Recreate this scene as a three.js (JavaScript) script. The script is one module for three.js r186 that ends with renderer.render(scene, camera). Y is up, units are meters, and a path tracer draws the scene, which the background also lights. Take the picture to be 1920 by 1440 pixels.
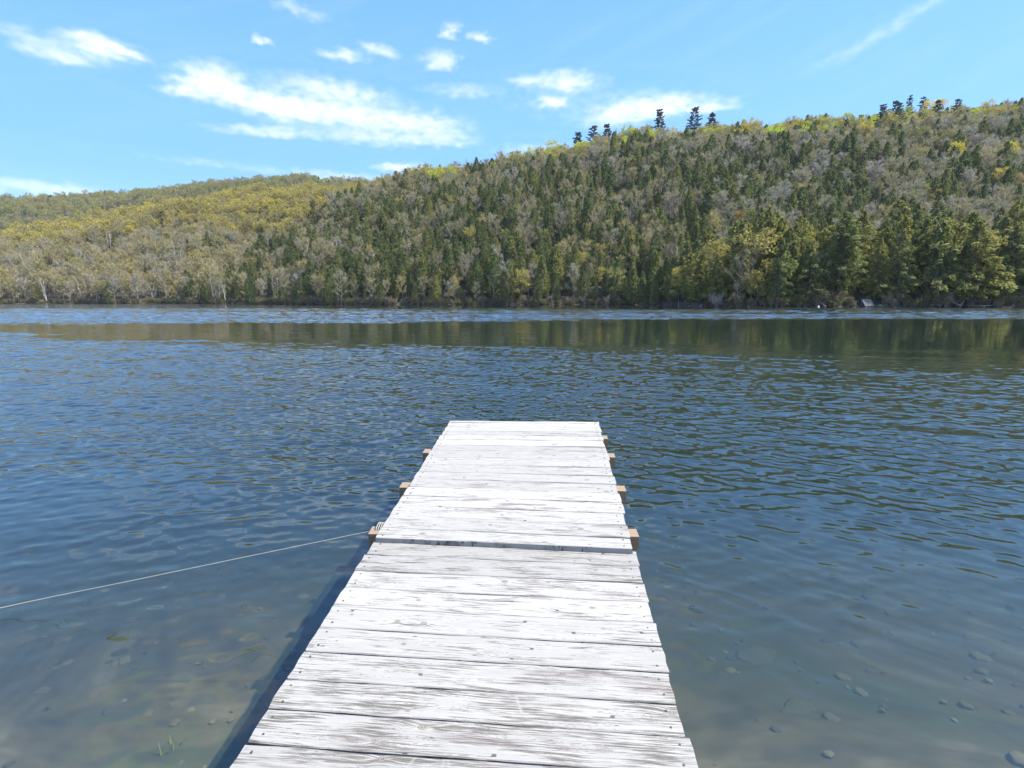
import * as THREE from 'three';
import { mergeVertices } from 'three/addons/utils/BufferGeometryUtils.js';
import { createNoise2D } from 'simplex-noise';

// ---------------------------------------------------------------- camera, sky, sun, exposure
const scene = new THREE.Scene();
const EYE = 1.95;
const camera = new THREE.PerspectiveCamera(74.9, 4 / 3, 0.05, 9000);
camera.position.set(0, EYE, 0);
camera.rotation.order = 'YXZ';
camera.rotation.x = -Math.atan(156 / 940);
const renderer = new THREE.WebGLRenderer({ antialias: true });
renderer.toneMapping = THREE.LinearToneMapping;
renderer.toneMappingExposure = 2.4;
renderer.shadowMap.enabled = true;

const sunDir = new THREE.Vector3(0.60, 0.79, 0.04).normalize();
const sun = new THREE.DirectionalLight(new THREE.Color(1.0, 0.95, 0.87), 5.0);
sun.name = 'sun';
sun.position.copy(sunDir).multiplyScalar(900);
sun.castShadow = true;
sun.shadow.mapSize.set(4096, 4096);
Object.assign(sun.shadow.camera, { left: -700, right: 700, top: 700, bottom: -700, near: 1, far: 2500 });
scene.add(sun, sun.target);
sun.target.position.set(0, 0, -300);
sun.position.add(sun.target.position);

// ---------------------------------------------------------------- random numbers and noise
function rngOf(seed) { let a = seed >>> 0; return () => { a = (a + 0x6d2b79f5) | 0; let t = Math.imul(a ^ (a >>> 15), 1 | a); t = (t + Math.imul(t ^ (t >>> 7), 61 | t)) ^ t; return ((t ^ (t >>> 14)) >>> 0) / 4294967296; }; }
const n2 = createNoise2D(rngOf(11)), n2b = createNoise2D(rngOf(23));
const clamp = (x, a, b) => Math.min(b, Math.max(a, x));
const sstep = (a, b, x) => { const t = clamp((x - a) / (b - a), 0, 1); return t * t * (3 - 2 * t); };
const lerp = (a, b, t) => a + (b - a) * t;
function fbm(x, y, oct = 4, gain = 0.5, n = n2) { let s = 0, a = 1, w = 0; for (let i = 0; i < oct; i++) { s += a * n(x, y); w += a; a *= gain; x = x * 2.03 + 17.1; y = y * 2.03 - 9.7; } return s / w; }
function along(table, x) { // table of [x, a, b ...]: linear in between, held at the ends
  if (x <= table[0][0]) return table[0].slice(1);
  for (let i = 1; i < table.length; i++) if (x <= table[i][0]) { const t = (x - table[i - 1][0]) / (table[i][0] - table[i - 1][0]); return table[i].slice(1).map((v, k) => lerp(table[i - 1][k + 1], v, t)); }
  return table[table.length - 1].slice(1);
}

// ---------------------------------------------------------------- sky: blue air with fair-weather clouds, all round
function makeSky() {
  const W = 4096, Hh = 2048, data = new Float32Array(W * Hh * 4), R = rngOf(5), rad = Math.PI / 180;
  // [azimuth right of -z, elevation, half width, half height (degrees), strength, tilt]
  const blobs = [
    [-36.9, 20.1, 2.1, 0.7, 1.1, -0.05], [-39.5, 18.8, 2.3, 0.6, 0.8, 0.05], [-35.2, 20.1, 1.1, 0.4, 0.7, -0.2], [-41.5, 19.6, 2.2, 0.5, 0.35, 0],
    [-28.6, 19.2, 2.0, 1.1, 1.4, -0.05], [-31.0, 18.2, 1.5, 0.65, 1.0, 0.12], [-22.8, 17.9, 3.2, 0.95, 1.6, -0.03], [-27.0, 18.2, 2.6, 0.7, 0.7, 0],
    [-18.0, 19.9, 4.2, 0.8, 0.8, -0.05], [-16.5, 18.0, 4.5, 1.0, 0.95, -0.06], [-9.5, 17.7, 4.0, 0.9, 0.8, -0.03], [-24.5, 15.8, 4.5, 0.5, 0.6, 0.06], [-14, 16.2, 5.0, 0.8, 0.55, 0], [-7, 16.4, 3, 0.6, 0.55, 0],
    [-17.2, 22.8, 2.0, 0.45, 0.8, 0.03], [-13.6, 23.6, 2.0, 0.5, 0.6, -0.1], [-6.3, 25.5, 0.8, 0.55, 0.9, 0.1], [-3.0, 25.1, 1.1, 0.4, 0.9, -0.1], [-7.4, 23.2, 1.7, 0.8, 0.85, 0], [-24.5, 23.0, 0.7, 0.4, 0.75, 0], [-21, 25.7, 2.6, 0.6, 0.35, -0.1],
    [5.8, 21.5, 2.6, 0.85, 0.85, -0.04], [1.8, 21.7, 1.6, 0.5, 0.7, 0], [4.2, 19.9, 1.3, 0.45, 1.1, -0.1], [15.3, 18.8, 3.6, 0.9, 1.1, 0], [20.3, 18.3, 2.4, 0.5, 0.7, 0], [11.2, 18.4, 3.0, 1.0, 0.75, 0.1], [-11.7, 13.6, 2.2, 0.45, 1.0, 0], [-41.5, 8.9, 4.0, 0.6, 0.6, 0],
    [-20, 18.6, 13, 2.4, 0.16, -0.02], [8, 19.5, 10, 2.2, 0.14, 0],  [-5, 20.8, 3.5, 0.7, 0.3, 0], [-17.9, 12.4, 6, 0.5, 0.4, 0], [3, 15.5, 5, 0.7, 0.35, 0], [44, 12.5, 9, 1.6, 0.4, 0.08], [-30, 12.5, 6, 0.4, 0.2, 0],
  ];
  for (let i = 0; i < 120; i++) { // the rest of the sky carries the same kind of cloud
    const az = R() * 360 - 180, el = 8 + 70 * Math.pow(R(), 1.4), s = 0.6 + R();
    if (Math.abs(az) < 54 && el < 36) continue;
    blobs.push([az, el, (3 + 4 * R()) * s / Math.max(0.25, Math.cos(el * rad)), (0.9 + 0.9 * R()) * s * (1 + el / 40), 0.5 + 0.6 * R(), (R() - 0.5) * 0.1]);
  }
  const columns = Array.from({ length: 360 }, () => []);
  blobs.forEach((b) => { const reach = Math.min(179, Math.ceil(b[2] * 2.4) + 1); for (let k = -reach; k <= reach; k++) columns[((Math.round(b[0]) + k + 540) % 360 + 360) % 360].push(b); });
  const low = [0.235, 0.415, 0.575], mid = [0.120, 0.276, 0.565], high = [0.080, 0.208, 0.550], top = [0.078, 0.200, 0.52];
  for (let j = 0; j < Hh; j++) {
    const el = ((j + 0.5) / Hh - 0.5) * 180;
    for (let i = 0; i < W; i++) {
      const o = (j * W + i) * 4, lon = ((i + 0.5) / W - 0.5) * 2 * Math.PI;
      const e = Math.max(0, el), c = [0, 0, 0];
      for (let k = 0; k < 3; k++) c[k] = e < 13 ? lerp(low[k], mid[k], sstep(0, 14, e) * 0.93) : e < 30 ? lerp(lerp(low[k], mid[k], 0.93), high[k], sstep(10, 34, e)) : lerp(lerp(lerp(low[k], mid[k], 0.93), high[k], sstep(10, 34, e)), top[k], sstep(28, 90, e));
      const cx = Math.cos(el * Math.PI / 180) * Math.cos(lon), cz = Math.cos(el * Math.PI / 180) * Math.sin(lon), cy = Math.sin(el * Math.PI / 180);
      const cosSun = cx * sunDir.x + cy * sunDir.y + cz * sunDir.z, glow = Math.pow(Math.max(0, 0.5 + 0.5 * cosSun), 3.0); // air is paler towards the sun
      c[0] += 0.055 * glow; c[1] += 0.085 * glow; c[2] += 0.07 * glow;
      if (el > 0) {
        const az = Math.atan2(cx, -cz) / rad;
        let d = 0;
        const wx = fbm(az * 0.4, el * 0.9, 4) * 0.9, wy = fbm(az * 0.4 + 40, el * 0.9 + 9, 4) * 0.35;
        for (const b of columns[Math.floor(((az + 180) % 360 + 360) % 360) % 360]) {
          let dx = az + wx - b[0]; if (dx > 180) dx -= 360; if (dx < -180) dx += 360;
          const dy = el + wy - b[1] - dx * b[5], q = (dx / b[2]) ** 2 + (dy / b[3]) ** 2 * (dy < 0 ? 1.5 : 1);
          if (q < 5) d += b[4] * Math.exp(-q * 1.1);
        }
        if (d > 0.02) {
          const tex = fbm(az * 0.5 + 3, el * 0.95, 6, 0.56, n2b), wisp = fbm(az * 0.2 + el * 0.12, el * 1.3 - az * 0.1, 5, 0.6);
          d = d * (0.82 + 0.62 * tex + 0.25 * wisp) - 0.05;
        }
        // high thin streaks
        const cir = Math.max(0, fbm(az * 0.022 + el * 0.05 + 6.3, el * 0.30 - az * 0.11 + 2, 5, 0.5)) * sstep(8, 22, el) * 0.06;
        let a = 1 - Math.exp(-Math.max(0, d) * 1.35);
        a = Math.max(clamp(a, 0, 0.97), cir);
        // the long arched wisp
        const arc = az > 26 && az < 50 ? el - (19.6 + 0.0135 * (az - 26) ** 2 + 0.16 * (az - 26)) + fbm(az * 0.5, el * 0.5, 3) * 0.35 : 9;
        a = Math.max(a, 0.26 * Math.exp(-(arc * arc) / 0.22) * sstep(26, 33, az) * (1 - sstep(42, 50, az)) * (0.65 + 0.5 * fbm(az * 0.7, el * 2, 4)));
        const cw = [0.56, 0.57, 0.58];
        for (let k = 0; k < 3; k++) c[k] = lerp(c[k], cw[k], a);
      }
      data[o] = c[0]; data[o + 1] = c[1]; data[o + 2] = c[2]; data[o + 3] = 1;
    }
  }
  const t = new THREE.DataTexture(data, W, Hh, THREE.RGBAFormat, THREE.FloatType);
  t.mapping = THREE.EquirectangularReflectionMapping; t.magFilter = THREE.LinearFilter; t.minFilter = THREE.LinearFilter; t.wrapS = THREE.RepeatWrapping; t.needsUpdate = true;
  return t;
}
const skyMap = makeSky();
scene.background = skyMap;
scene.environment = skyMap;
scene.fog = new THREE.FogExp2(0xdfeaf5, 0.00005);

// ---------------------------------------------------------------- naming
const taken = new Map();
function numbered(name) { const k = taken.get(name) ?? 0; taken.set(name, k + 1); return k ? `${name}_${String(k).padStart(3, '0')}` : name; }
function shadows(o) { o.traverse((m) => { if (m.isMesh) { m.castShadow = true; m.receiveShadow = true; } }); return o; }
function thing(name, label, category, group) { const g = new THREE.Group(); g.name = numbered(name); g.userData = { label, category }; if (group) g.userData.group = group; scene.add(g); return g; }
function tag(o, label, category, group) { o.name = numbered(o.name); o.userData = { label, category }; if (group) o.userData.group = group; scene.add(o); shadows(o); return o; }
function struct(name, geometry, material) { const m = new THREE.Mesh(geometry, material); m.name = name; m.userData.kind = 'structure'; m.receiveShadow = true; scene.add(m); return m; }
function part(name, geometry, material, parent) { const m = new THREE.Mesh(geometry, material); m.name = name; m.castShadow = m.receiveShadow = true; parent.add(m); return m; }
const smooth = (g) => { g.deleteAttribute('uv'); g.deleteAttribute('normal'); return mergeVertices(g, 1e-4); };
const V = (x, y, z) => new THREE.Vector3(x, y, z);

// ---------------------------------------------------------------- terrain: lake basin, wooded hill, farther hill
const RIDGE = [[-652, 500, 26], [-514, 520, 41], [-448, 540, 60], [-376, 560, 81], [-318, 580, 96], [-255, 600, 108], [-189, 585, 105], [-148, 565, 104], [-73, 560, 116], [0, 555, 126], [71, 545, 136], [144, 535, 136], [228, 520, 139], [321, 505, 142], [372, 495, 145], [446, 480, 145], [608, 460, 143]];
const FAR = [[-1413, 176], [-1074, 189], [-849, 200], [-623, 222], [-466, 238], [-378, 234], [-289, 226], [-67, 189], [270, 120], [700, 90]];
const SHORE = [[-543, 380], [-349, 346], [-229, 330], [-97, 290], [0, 265], [60, 257], [66, 240], [70, 185], [78, 172], [95, 168], [128, 165], [161, 160], [218, 155], [500, 150]];
const shoreAt = (x) => along(SHORE, x)[0] + 2.2 * n2(x * 0.05, 3) + 1.0 * n2(x * 0.19, 8);
function lakebed(x, z) { // depth of the lake floor
  const d = -z;
  let y = along([[-12, 1.6], [-4, 0.55], [-1.5, 0.15], [0.2, -0.18], [2.5, -0.52], [5, -1.0], [9, -2.0], [16, -3.6], [40, -6.5], [130, -8]], d)[0];
  y += 0.05 * fbm(x * 0.8, z * 0.8, 3) + 0.1 * n2(x * 0.18, z * 0.18);
  return y;
}
const MAINLAND = [[-543, 380], [-349, 346], [-229, 330], [-97, 290], [0, 265], [60, 256], [160, 250], [320, 240], [500, 235]];   // foot of the hill; the point lies before it
function slopeAt(x, z) { const s = along(MAINLAND, x)[0], [rz] = along(RIDGE, x); return (-z - s) / (rz - s); }
function height(x, z) {
  const d = -z, s = shoreAt(x), [rz, rh] = along(RIDGE, x);
  if (d < s - 40) return lakebed(x, z);
  if (d < s) return lerp(Math.max(lakebed(x, z), -8), -0.35, sstep(s - 40, s - 2, d));
  const sm = Math.max(along(MAINLAND, x)[0], x < 62 ? s : 0), t = Math.max(0, (d - sm) / (rz - sm));
  let h = t < 1 ? rh * (0.22 * t + 0.78 * Math.pow(Math.sin(t * Math.PI / 2), 1.12)) : rh - 0.20 * (d - rz);
  h += sstep(0.02, 0.3, t) * (4.5 * n2(x * 0.011, z * 0.011) + 2.0 * n2(x * 0.035, z * 0.03));
  const bank = 0.45 * sstep(0, 2.5, d - s) + 0.7 * sstep(0, 14, d - s), point = sstep(66, 105, x) * 13 * sstep(-8, 82, d - s);
  if (d > 640) { const [fh] = along(FAR, x), far = fh * sstep(640, 1110, d) - (d > 1110 ? 0.15 * (d - 1110) : 0) + 5 * n2(x * 0.008, z * 0.008); h = Math.max(h, far); }
  return Math.max(h, 0) + (d < rz ? bank + point * (1 - 0.6 * t) : bank);
}
function sheet(xs, zs, fy) { // a grid of world points, uv in metres
  const nx = xs.length, nz = zs.length, p = new Float32Array(nx * nz * 3), uv = new Float32Array(nx * nz * 2), idx = [];
  for (let j = 0; j < nz; j++) for (let i = 0; i < nx; i++) { const k = j * nx + i; p[k * 3] = xs[i]; p[k * 3 + 1] = fy(xs[i], zs[j]); p[k * 3 + 2] = zs[j]; uv[k * 2] = xs[i]; uv[k * 2 + 1] = -zs[j]; }
  for (let j = 0; j < nz - 1; j++) for (let i = 0; i < nx - 1; i++) { const a = j * nx + i, b = a + 1, c = a + nx, d = c + 1; idx.push(a, b, c, b, d, c); }
  const g = new THREE.BufferGeometry();
  g.setAttribute('position', new THREE.BufferAttribute(p, 3)); g.setAttribute('uv', new THREE.BufferAttribute(uv, 2)); g.setIndex(idx); g.computeVertexNormals();
  return g;
}
const range = (a, b, step) => { const n = Math.round(Math.abs(b - a) / step), r = []; for (let i = 0; i <= n; i++) r.push(lerp(a, b, i / n)); return r; };
function tex(w, h, fill, srgb = true, repeat) {
  const data = new Uint8Array(w * h * 4);
  for (let j = 0; j < h; j++) for (let i = 0; i < w; i++) { const c = fill(i, j), o = (j * w + i) * 4; for (let k = 0; k < 3; k++) data[o + k] = clamp(Math.round((srgb ? (c[k] <= 0.0031308 ? 12.92 * c[k] : 1.055 * Math.pow(c[k], 1 / 2.4) - 0.055) : c[k]) * 255), 0, 255); data[o + 3] = 255; }
  const t = new THREE.DataTexture(data, w, h); t.magFilter = THREE.LinearFilter; t.minFilter = THREE.LinearMipmapLinearFilter; t.generateMipmaps = true; t.wrapS = t.wrapT = THREE.RepeatWrapping;
  if (srgb) t.colorSpace = THREE.SRGBColorSpace; if (repeat) t.repeat.set(repeat[0], repeat[1]); t.needsUpdate = true; return t;
}
// noise that closes on itself over n periods
const tiled = (u, v, n, k = 0) => { const a = u * 2 * Math.PI, b = v * 2 * Math.PI, r = n / (2 * Math.PI); return (n2(Math.cos(a) * r + k, Math.sin(a) * r + 2.7 * Math.cos(b) * r) + n2b(Math.cos(b) * r - k, Math.sin(b) * r + 1.9 * Math.sin(a) * r)) * 0.6; };

const litterTex = tex(512, 512, (i, j) => { const u = i / 512, v = j / 512, a = tiled(u, v, 4), b = tiled(u, v, 14, 5), c = tiled(u, v, 40, 9); const s = 1 + 0.3 * a + 0.3 * b + 0.25 * c; return [0.05 * s, 0.038 * s, 0.025 * s]; }, true, [1 / 40, 1 / 40]);
const groundMat = new THREE.MeshStandardMaterial({ map: litterTex, roughness: 1 });
{
  const zs = [...range(60, -70, 10), ...range(-80, -140, 10), ...range(-145, -400, 3), ...range(-408, -700, 8), ...range(-715, -1500, 15), -1800, -2400];
  const xs = [-2600, -2000, -1500, ...range(-1200, -660, 15), ...range(-650, 640, 5), ...range(655, 1200, 15), 1500, 2000, 2600];
  struct('ground', sheet(xs, zs, (x, z) => (z > -75 && Math.abs(x) < 45 && z > -65 ? lakebed(x, z) - 0.25 : height(x, z))), groundMat);
}
const siltTex = tex(1024, 1024, (i, j) => {
  const u = i / 1024, v = j / 1024, a = tiled(u, v, 3), b = tiled(u, v, 9, 5), c = tiled(u, v, 26, 9), d = tiled(u, v, 40, 3);
  const s = 1 + 0.4 * b + 0.32 * c + 0.12 * d, alga = sstep(0.1, 0.7, a + 0.6 * c), pale = sstep(0.35, 0.8, b - 0.4 * a + 0.3 * d);
  const col = [lerp(0.090, 0.058, alga), lerp(0.070, 0.060, alga), lerp(0.048, 0.030, alga)];
  return col.map((x) => Math.max(0.01, x * s + 0.03 * pale));
}, true, [1 / 7, 1 / 7]);
struct('lakebed', sheet(range(-44, 44, 0.5), [...range(14, -14, 0.25), ...range(-14.5, -64, 1.5)], lakebed), new THREE.MeshStandardMaterial({ map: siltTex, roughness: 1 }));

// ---------------------------------------------------------------- water: one surface of real ripples, a sum of many wave trains
const waves = [];
{
  const R = rngOf(77), N = 230, gauss = () => Math.sqrt(-2 * Math.log(R() + 1e-9)) * Math.cos(2 * Math.PI * R());
  for (let i = 0; i < N; i++) {
    const l = 0.075 * Math.pow(60, (i + R()) / N), cross = R() < 0.3, a = (cross ? 1.98 : 1.24) + gauss() * (cross ? 0.35 : l > 0.8 ? 0.3 : 0.48), k = 2 * Math.PI / l;
    const share = Math.exp(-Math.pow(Math.log(l / 0.18) / 0.75, 2)) + 0.07 * Math.exp(-Math.pow(Math.log(l / 0.9) / 0.5, 2)) + 0.012; // slope variance by wavelength
    waves.push({ l, kx: k * Math.cos(a), kv: k * Math.sin(a), k, s2: share, ph: R() * 6.283 });
  }
  const sum = waves.reduce((t, w) => t + w.s2, 0); waves.forEach((w) => { w.s2 /= sum; });
}
const RIPPLE = 0.15; // rms slope of the breezy water
function ruffled(x, d) { // 1 where the breeze reaches the water, near 0 in slicks and in the shallows
  const n = 1.5 * fbm(x * 0.05, d * 0.12, 5, 0.6) + 0.5 * fbm(x * 0.03, d * 1.1, 3);
  const shallow = 0.20 + 0.80 * sstep(2.3, 7.5, d + 1.2 * n2(x * 0.25, d * 0.25) + (x > 1 ? 0.6 : 0)), gust = 0.85 + 0.35 * fbm(x * 0.12 + 7, d * 0.25, 3);
  const edge = along([[-60, 41], [-36, 33], [-20, 25.5], [-8, 23], [4, 22.5], [14, 19], [40, 17]], x)[0] + 2.0 * n, soft = along([[-40, 1.5], [4, 3.5], [20, 9], [40, 11]], x)[0];
  const slick = sstep(edge - soft, edge + soft * 0.5, d) * (1 - sstep(-2, 3, d + 2.5 * n - along([[-40, 43], [-10, 46], [10, 53], [60, 56]], x)[0]));
  const s = shoreAt(x), n3 = fbm(x * 0.02, d * 0.05, 4), w = x > 66 ? [34, 24] : x > -60 ? [150, 130] : [100, 66];
  const lee = sstep(s - w[0] + 14 * n3, s - w[1] + 14 * n3, d) * (x < -140 ? 0.45 : 1), streak = 0.75 * sstep(0.22, 0.5, fbm(x * 0.008 + 3, d * 0.11, 3)) * sstep(50, 62, d);
  const broken = 1 - 0.55 * sstep(2, 16, x) * sstep(8, 15, d) * sstep(-0.25, 0.4, fbm(x * 0.06 + 4, d * 0.45 + 0.12 * x, 3)), east = 1 - 0.3 * sstep(1, 9, x) * sstep(4.5, 8, d);
  return shallow * gust * (d < 44 ? broken * east : 1) * (1 - 0.90 * slick) * (1 - 0.93 * lee) * (1 - streak);
}
{
  const rows = []; for (let d = -60; d < 0; d += 6) rows.push(d); for (let d = 0; d < 1.2; d += 0.15) rows.push(d);
  for (let d = 1.2; d < 430; d += d < 7 ? 0.024 : d < 45 ? 0.0034 * d : d < 135 ? 0.0031 * d : 0.012 * d) rows.push(d);
  rows.push(440);
  const C = 760, W = C + 3, breezy = new Uint8Array(rows.length * W), p = new Float32Array(rows.length * W * 3), nn = new Float32Array(rows.length * W * 3), idx = new Uint32Array((rows.length - 1) * (W - 1) * 6);
  rows.forEach((d, j) => {
    const half = 1.25 * Math.max(d, 0) + 4, dx = 2 * half / C, dd = d < 7 ? 0.024 : d < 45 ? 0.0034 * d : d < 135 ? 0.0031 * d : 0.012 * d;
    const on = []; let live = 0;
    for (const w of waves) { const step = (Math.abs(w.kx) * dx + Math.abs(w.kv) * dd) / w.k, f = sstep(2.0, 3.6, w.l / step); if (f > 0.01) { on.push([w, f]); live += w.s2 * f * f; } }
    const boost = Math.min(5, 1 / Math.sqrt(Math.max(live, 1e-6))) * (1 + 0.25 * sstep(38, 52, d));
    for (let i = 0; i < W; i++) {
      const side = i === 0 || i === W - 1, x = i === 0 ? -900 : i === W - 1 ? 900 : -half + (i - 1) * dx, o = (j * W + i) * 3; let h = 0, sx = 0, sv = 0;
      if (!side && d > 0 && d < 430) {
        const ruf = ruffled(x, d); if (d > 44 && ruf > 0.42) breezy[j * W + i] = 1;
        const A = RIPPLE * boost * ruf * sstep(0, 0.06, Math.min(i - 1, C + 1 - i) / C) * sstep(0, 1.2, d);
        for (const [w, f] of on) { const q = w.kx * x + w.kv * d + w.ph, a = f * Math.sqrt(2 * w.s2); h += a / w.k * Math.sin(q); const c = a * Math.cos(q) / w.k; sx += c * w.kx; sv += c * w.kv; }
        h *= A; sx *= A; sv *= A;
      }
      p[o] = x; p[o + 1] = h; p[o + 2] = -d; const q = 1 / Math.hypot(sx, sv, 1); nn[o] = -sx * q; nn[o + 1] = q; nn[o + 2] = sv * q;
    }
  });
  let k = 0; const runs = [];
  for (const pass of [0, 1]) { const from = k; for (let j = 0; j + 1 < rows.length; j++) for (let i = 0; i + 1 < W; i++) { const a = j * W + i, c = a + W; if (breezy[a] !== pass) continue; idx[k++] = a; idx[k++] = a + 1; idx[k++] = c; idx[k++] = a + 1; idx[k++] = c + 1; idx[k++] = c; } runs.push([from, k - from, pass]); }
  const g = new THREE.BufferGeometry(); g.setAttribute('position', new THREE.BufferAttribute(p, 3)); g.setAttribute('normal', new THREE.BufferAttribute(nn, 3)); g.setIndex(new THREE.BufferAttribute(idx, 1));
  runs.forEach((r) => g.addGroup(...r));
  // beyond the slick the breeze raises ripples too fine to tell apart: the same water with a rough face
  struct('water', g, [0.02, 0.1].map((roughness) => new THREE.MeshPhysicalMaterial({ color: 0xffffff, transmission: 1, thickness: 0, roughness, ior: 1.6 })));
  console.log('water rows', rows.length, 'triangles', idx.length / 3);
}
{ // the body of the lake: tea-green water that takes up light with depth
  const g = new THREE.BoxGeometry(1780, 9, 500); g.translate(0, -4.58, -190);
  struct('lake_water', g, new THREE.MeshPhysicalMaterial({ color: new THREE.Color(0.085, 0.17, 0.135), roughness: 1, transparent: true, opacity: 0.10, thickness: 1, transmission: 0, attenuationColor: new THREE.Color(0.49, 0.50, 0.39), attenuationDistance: 1.1 })).castShadow = false;
}

// ---------------------------------------------------------------- tree shapes
class Faces { // loose triangles with a colour for each face
  constructor() { this.p = []; this.c = []; }
  tri(a, b, c, k) { this.p.push(a.x, a.y, a.z, b.x, b.y, b.z, c.x, c.y, c.z); for (let i = 0; i < 3; i++) this.c.push(k[0], k[1], k[2]); }
  leaf(c, u, v, k) { const a = c.clone().sub(u), b = c.clone().add(u), d = c.clone().addScaledVector(v, 1), e = c.clone().addScaledVector(v, -1); this.tri(a, d, b, k); this.tri(a, b, e, k); }
  limb(a, b, ra, rb, k, sides = 4) {
    const d = b.clone().sub(a).normalize(), s = Math.abs(d.y) > 0.9 ? V(1, 0, 0) : V(0, 1, 0), u = s.cross(d).normalize(), w = d.clone().cross(u);
    const ring = (c, r) => Array.from({ length: sides }, (_, i) => c.clone().addScaledVector(u, r * Math.cos(2 * Math.PI * i / sides)).addScaledVector(w, r * Math.sin(2 * Math.PI * i / sides)));
    const A = ring(a, ra), B = ring(b, rb);
    for (let i = 0; i < sides; i++) { const j = (i + 1) % sides; this.tri(A[i], A[j], B[i], k); if (rb > 0.002) this.tri(A[j], B[j], B[i], k); }
  }
  geometry() { const g = new THREE.BufferGeometry(); g.setAttribute('position', new THREE.BufferAttribute(new Float32Array(this.p), 3)); g.setAttribute('color', new THREE.BufferAttribute(new Float32Array(this.c), 3)); return g; }
}
const vary = (R, c, s) => { const k = 1 + (R() - 0.5) * 2 * s; return [c[0] * k * (1 + (R() - 0.5) * s * 0.5), c[1] * k, c[2] * k * (1 + (R() - 0.5) * s * 0.6)]; };
const dirOf = (yaw, pitch) => V(Math.cos(yaw) * Math.cos(pitch), Math.sin(pitch), Math.sin(yaw) * Math.cos(pitch));
const turned = (R, d, s) => d.clone().add(V(R() - 0.5, R() - 0.5, R() - 0.5).multiplyScalar(s)).normalize();
const sideOf = (R, d) => d.clone().cross(V(R() - 0.5, R() - 0.5, R() - 0.5)).normalize();

function cedar(seed, hgt, rad, n = 1000) { // narrow cone of upswept sprays
  const R = rngOf(seed), t = new Faces(), f = new Faces(), bark = [0.16, 0.13, 0.10];
  t.limb(V(0, -1, 0), V(0, hgt * 0.55, 0), 0.22, 0.13, bark, 5); t.limb(V(0, hgt * 0.55, 0), V(0, hgt * 0.98, 0), 0.13, 0.02, bark, 4);
  const lobes = Array.from({ length: 9 }, () => [R() * 6.28, R(), 0.75 + 0.5 * R()]);
  for (let i = 0; i < n; i++) {
    const y = 0.06 + 0.94 * Math.pow(R(), 1.15), yaw = R() * 6.283; let w = 1;
    for (const [a, h, s] of lobes) if (Math.cos(yaw - a) > 0.5 && Math.abs(y - h) < 0.14) w = s;
    const prof = Math.pow(1 - Math.pow(y, 2.1), 0.65) * (0.6 + 0.4 * sstep(0, 0.2, y)) * 0.96 + 0.03, r = rad * prof * w * Math.sqrt(0.25 + 0.75 * R());
    const c = V(Math.cos(yaw) * r, y * hgt, Math.sin(yaw) * r), u = turned(R, dirOf(yaw, 0.75), 0.7), s = 0.36 + 0.34 * R();
    f.leaf(c, u.clone().multiplyScalar(s), sideOf(R, u).multiplyScalar(s * 0.5), vary(R, [0.150, 0.172, 0.062], 0.3));
  }
  return [t, f];
}
function hemlock(seed, hgt, rad, dense = 1, col = [0.150, 0.168, 0.056], tip = [0.265, 0.27, 0.09], clear = 0.10) { // broad layers of drooping, lacy boughs
  const R = rngOf(seed), t = new Faces(), f = new Faces(), bark = [0.12, 0.095, 0.075];
  t.limb(V(0, -1, 0), V(0.1, hgt * 0.5, 0), 0.36, 0.22, bark, 6); t.limb(V(0.1, hgt * 0.5, 0), V(0, hgt * 0.97, 0), 0.22, 0.03, bark, 5);
  const nb = Math.round(hgt * 5.5), side0 = R() * 6.28, bulge = 0.25 + 0.3 * R();
  for (let i = 0; i < nb; i++) {
    const y = clear + (1 - clear) * Math.pow((i + R()) / nb, 0.92), yaw = i * 2.4 + R() * 1.2;
    const len = rad * (Math.pow(1 - Math.pow(y, 2.4), 0.62) * (0.6 + 0.4 * sstep(clear - 0.05, clear + 0.2, y)) * 0.92 + 0.05) * (0.4 + 0.6 * R()) * (1 + bulge * Math.cos(yaw - side0 + y * 5) * 0.5 + 0.22 * Math.sin(y * 17 + seed)), a = V(0, y * hgt, 0);
    const up = lerp(0.0, 0.7, y * y), d0 = dirOf(yaw, up), pt = (s) => a.clone().addScaledVector(d0, len * s).add(V(0, -0.22 * len * s * s, 0));
    t.limb(a, pt(0.6), 0.05, 0.03, bark, 3);
    const nl = Math.round((16 + len * 15) * dense);
    for (let k = 0; k < nl; k++) {
      const s = 0.18 + 0.85 * Math.sqrt(R()), side = (R() - 0.5) * len * 0.55 * (1.1 - 0.55 * s), c = pt(s).add(V(-Math.sin(yaw) * side, -Math.abs(side) * 0.15 + (R() - 0.5) * 0.9, Math.cos(yaw) * side));
      const u = turned(R, dirOf(yaw + Math.sign(side) * 0.6, -0.35), 0.6), z = 0.18 + 0.2 * R(), isTip = R() < 0.16 + 0.34 * sstep(0.6, 1, s);
      f.leaf(c, u.clone().multiplyScalar(z), sideOf(R, u).multiplyScalar(z * 0.5), vary(R, isTip ? tip : col, 0.3));
    }
  }
  return [t, f];
}
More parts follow.
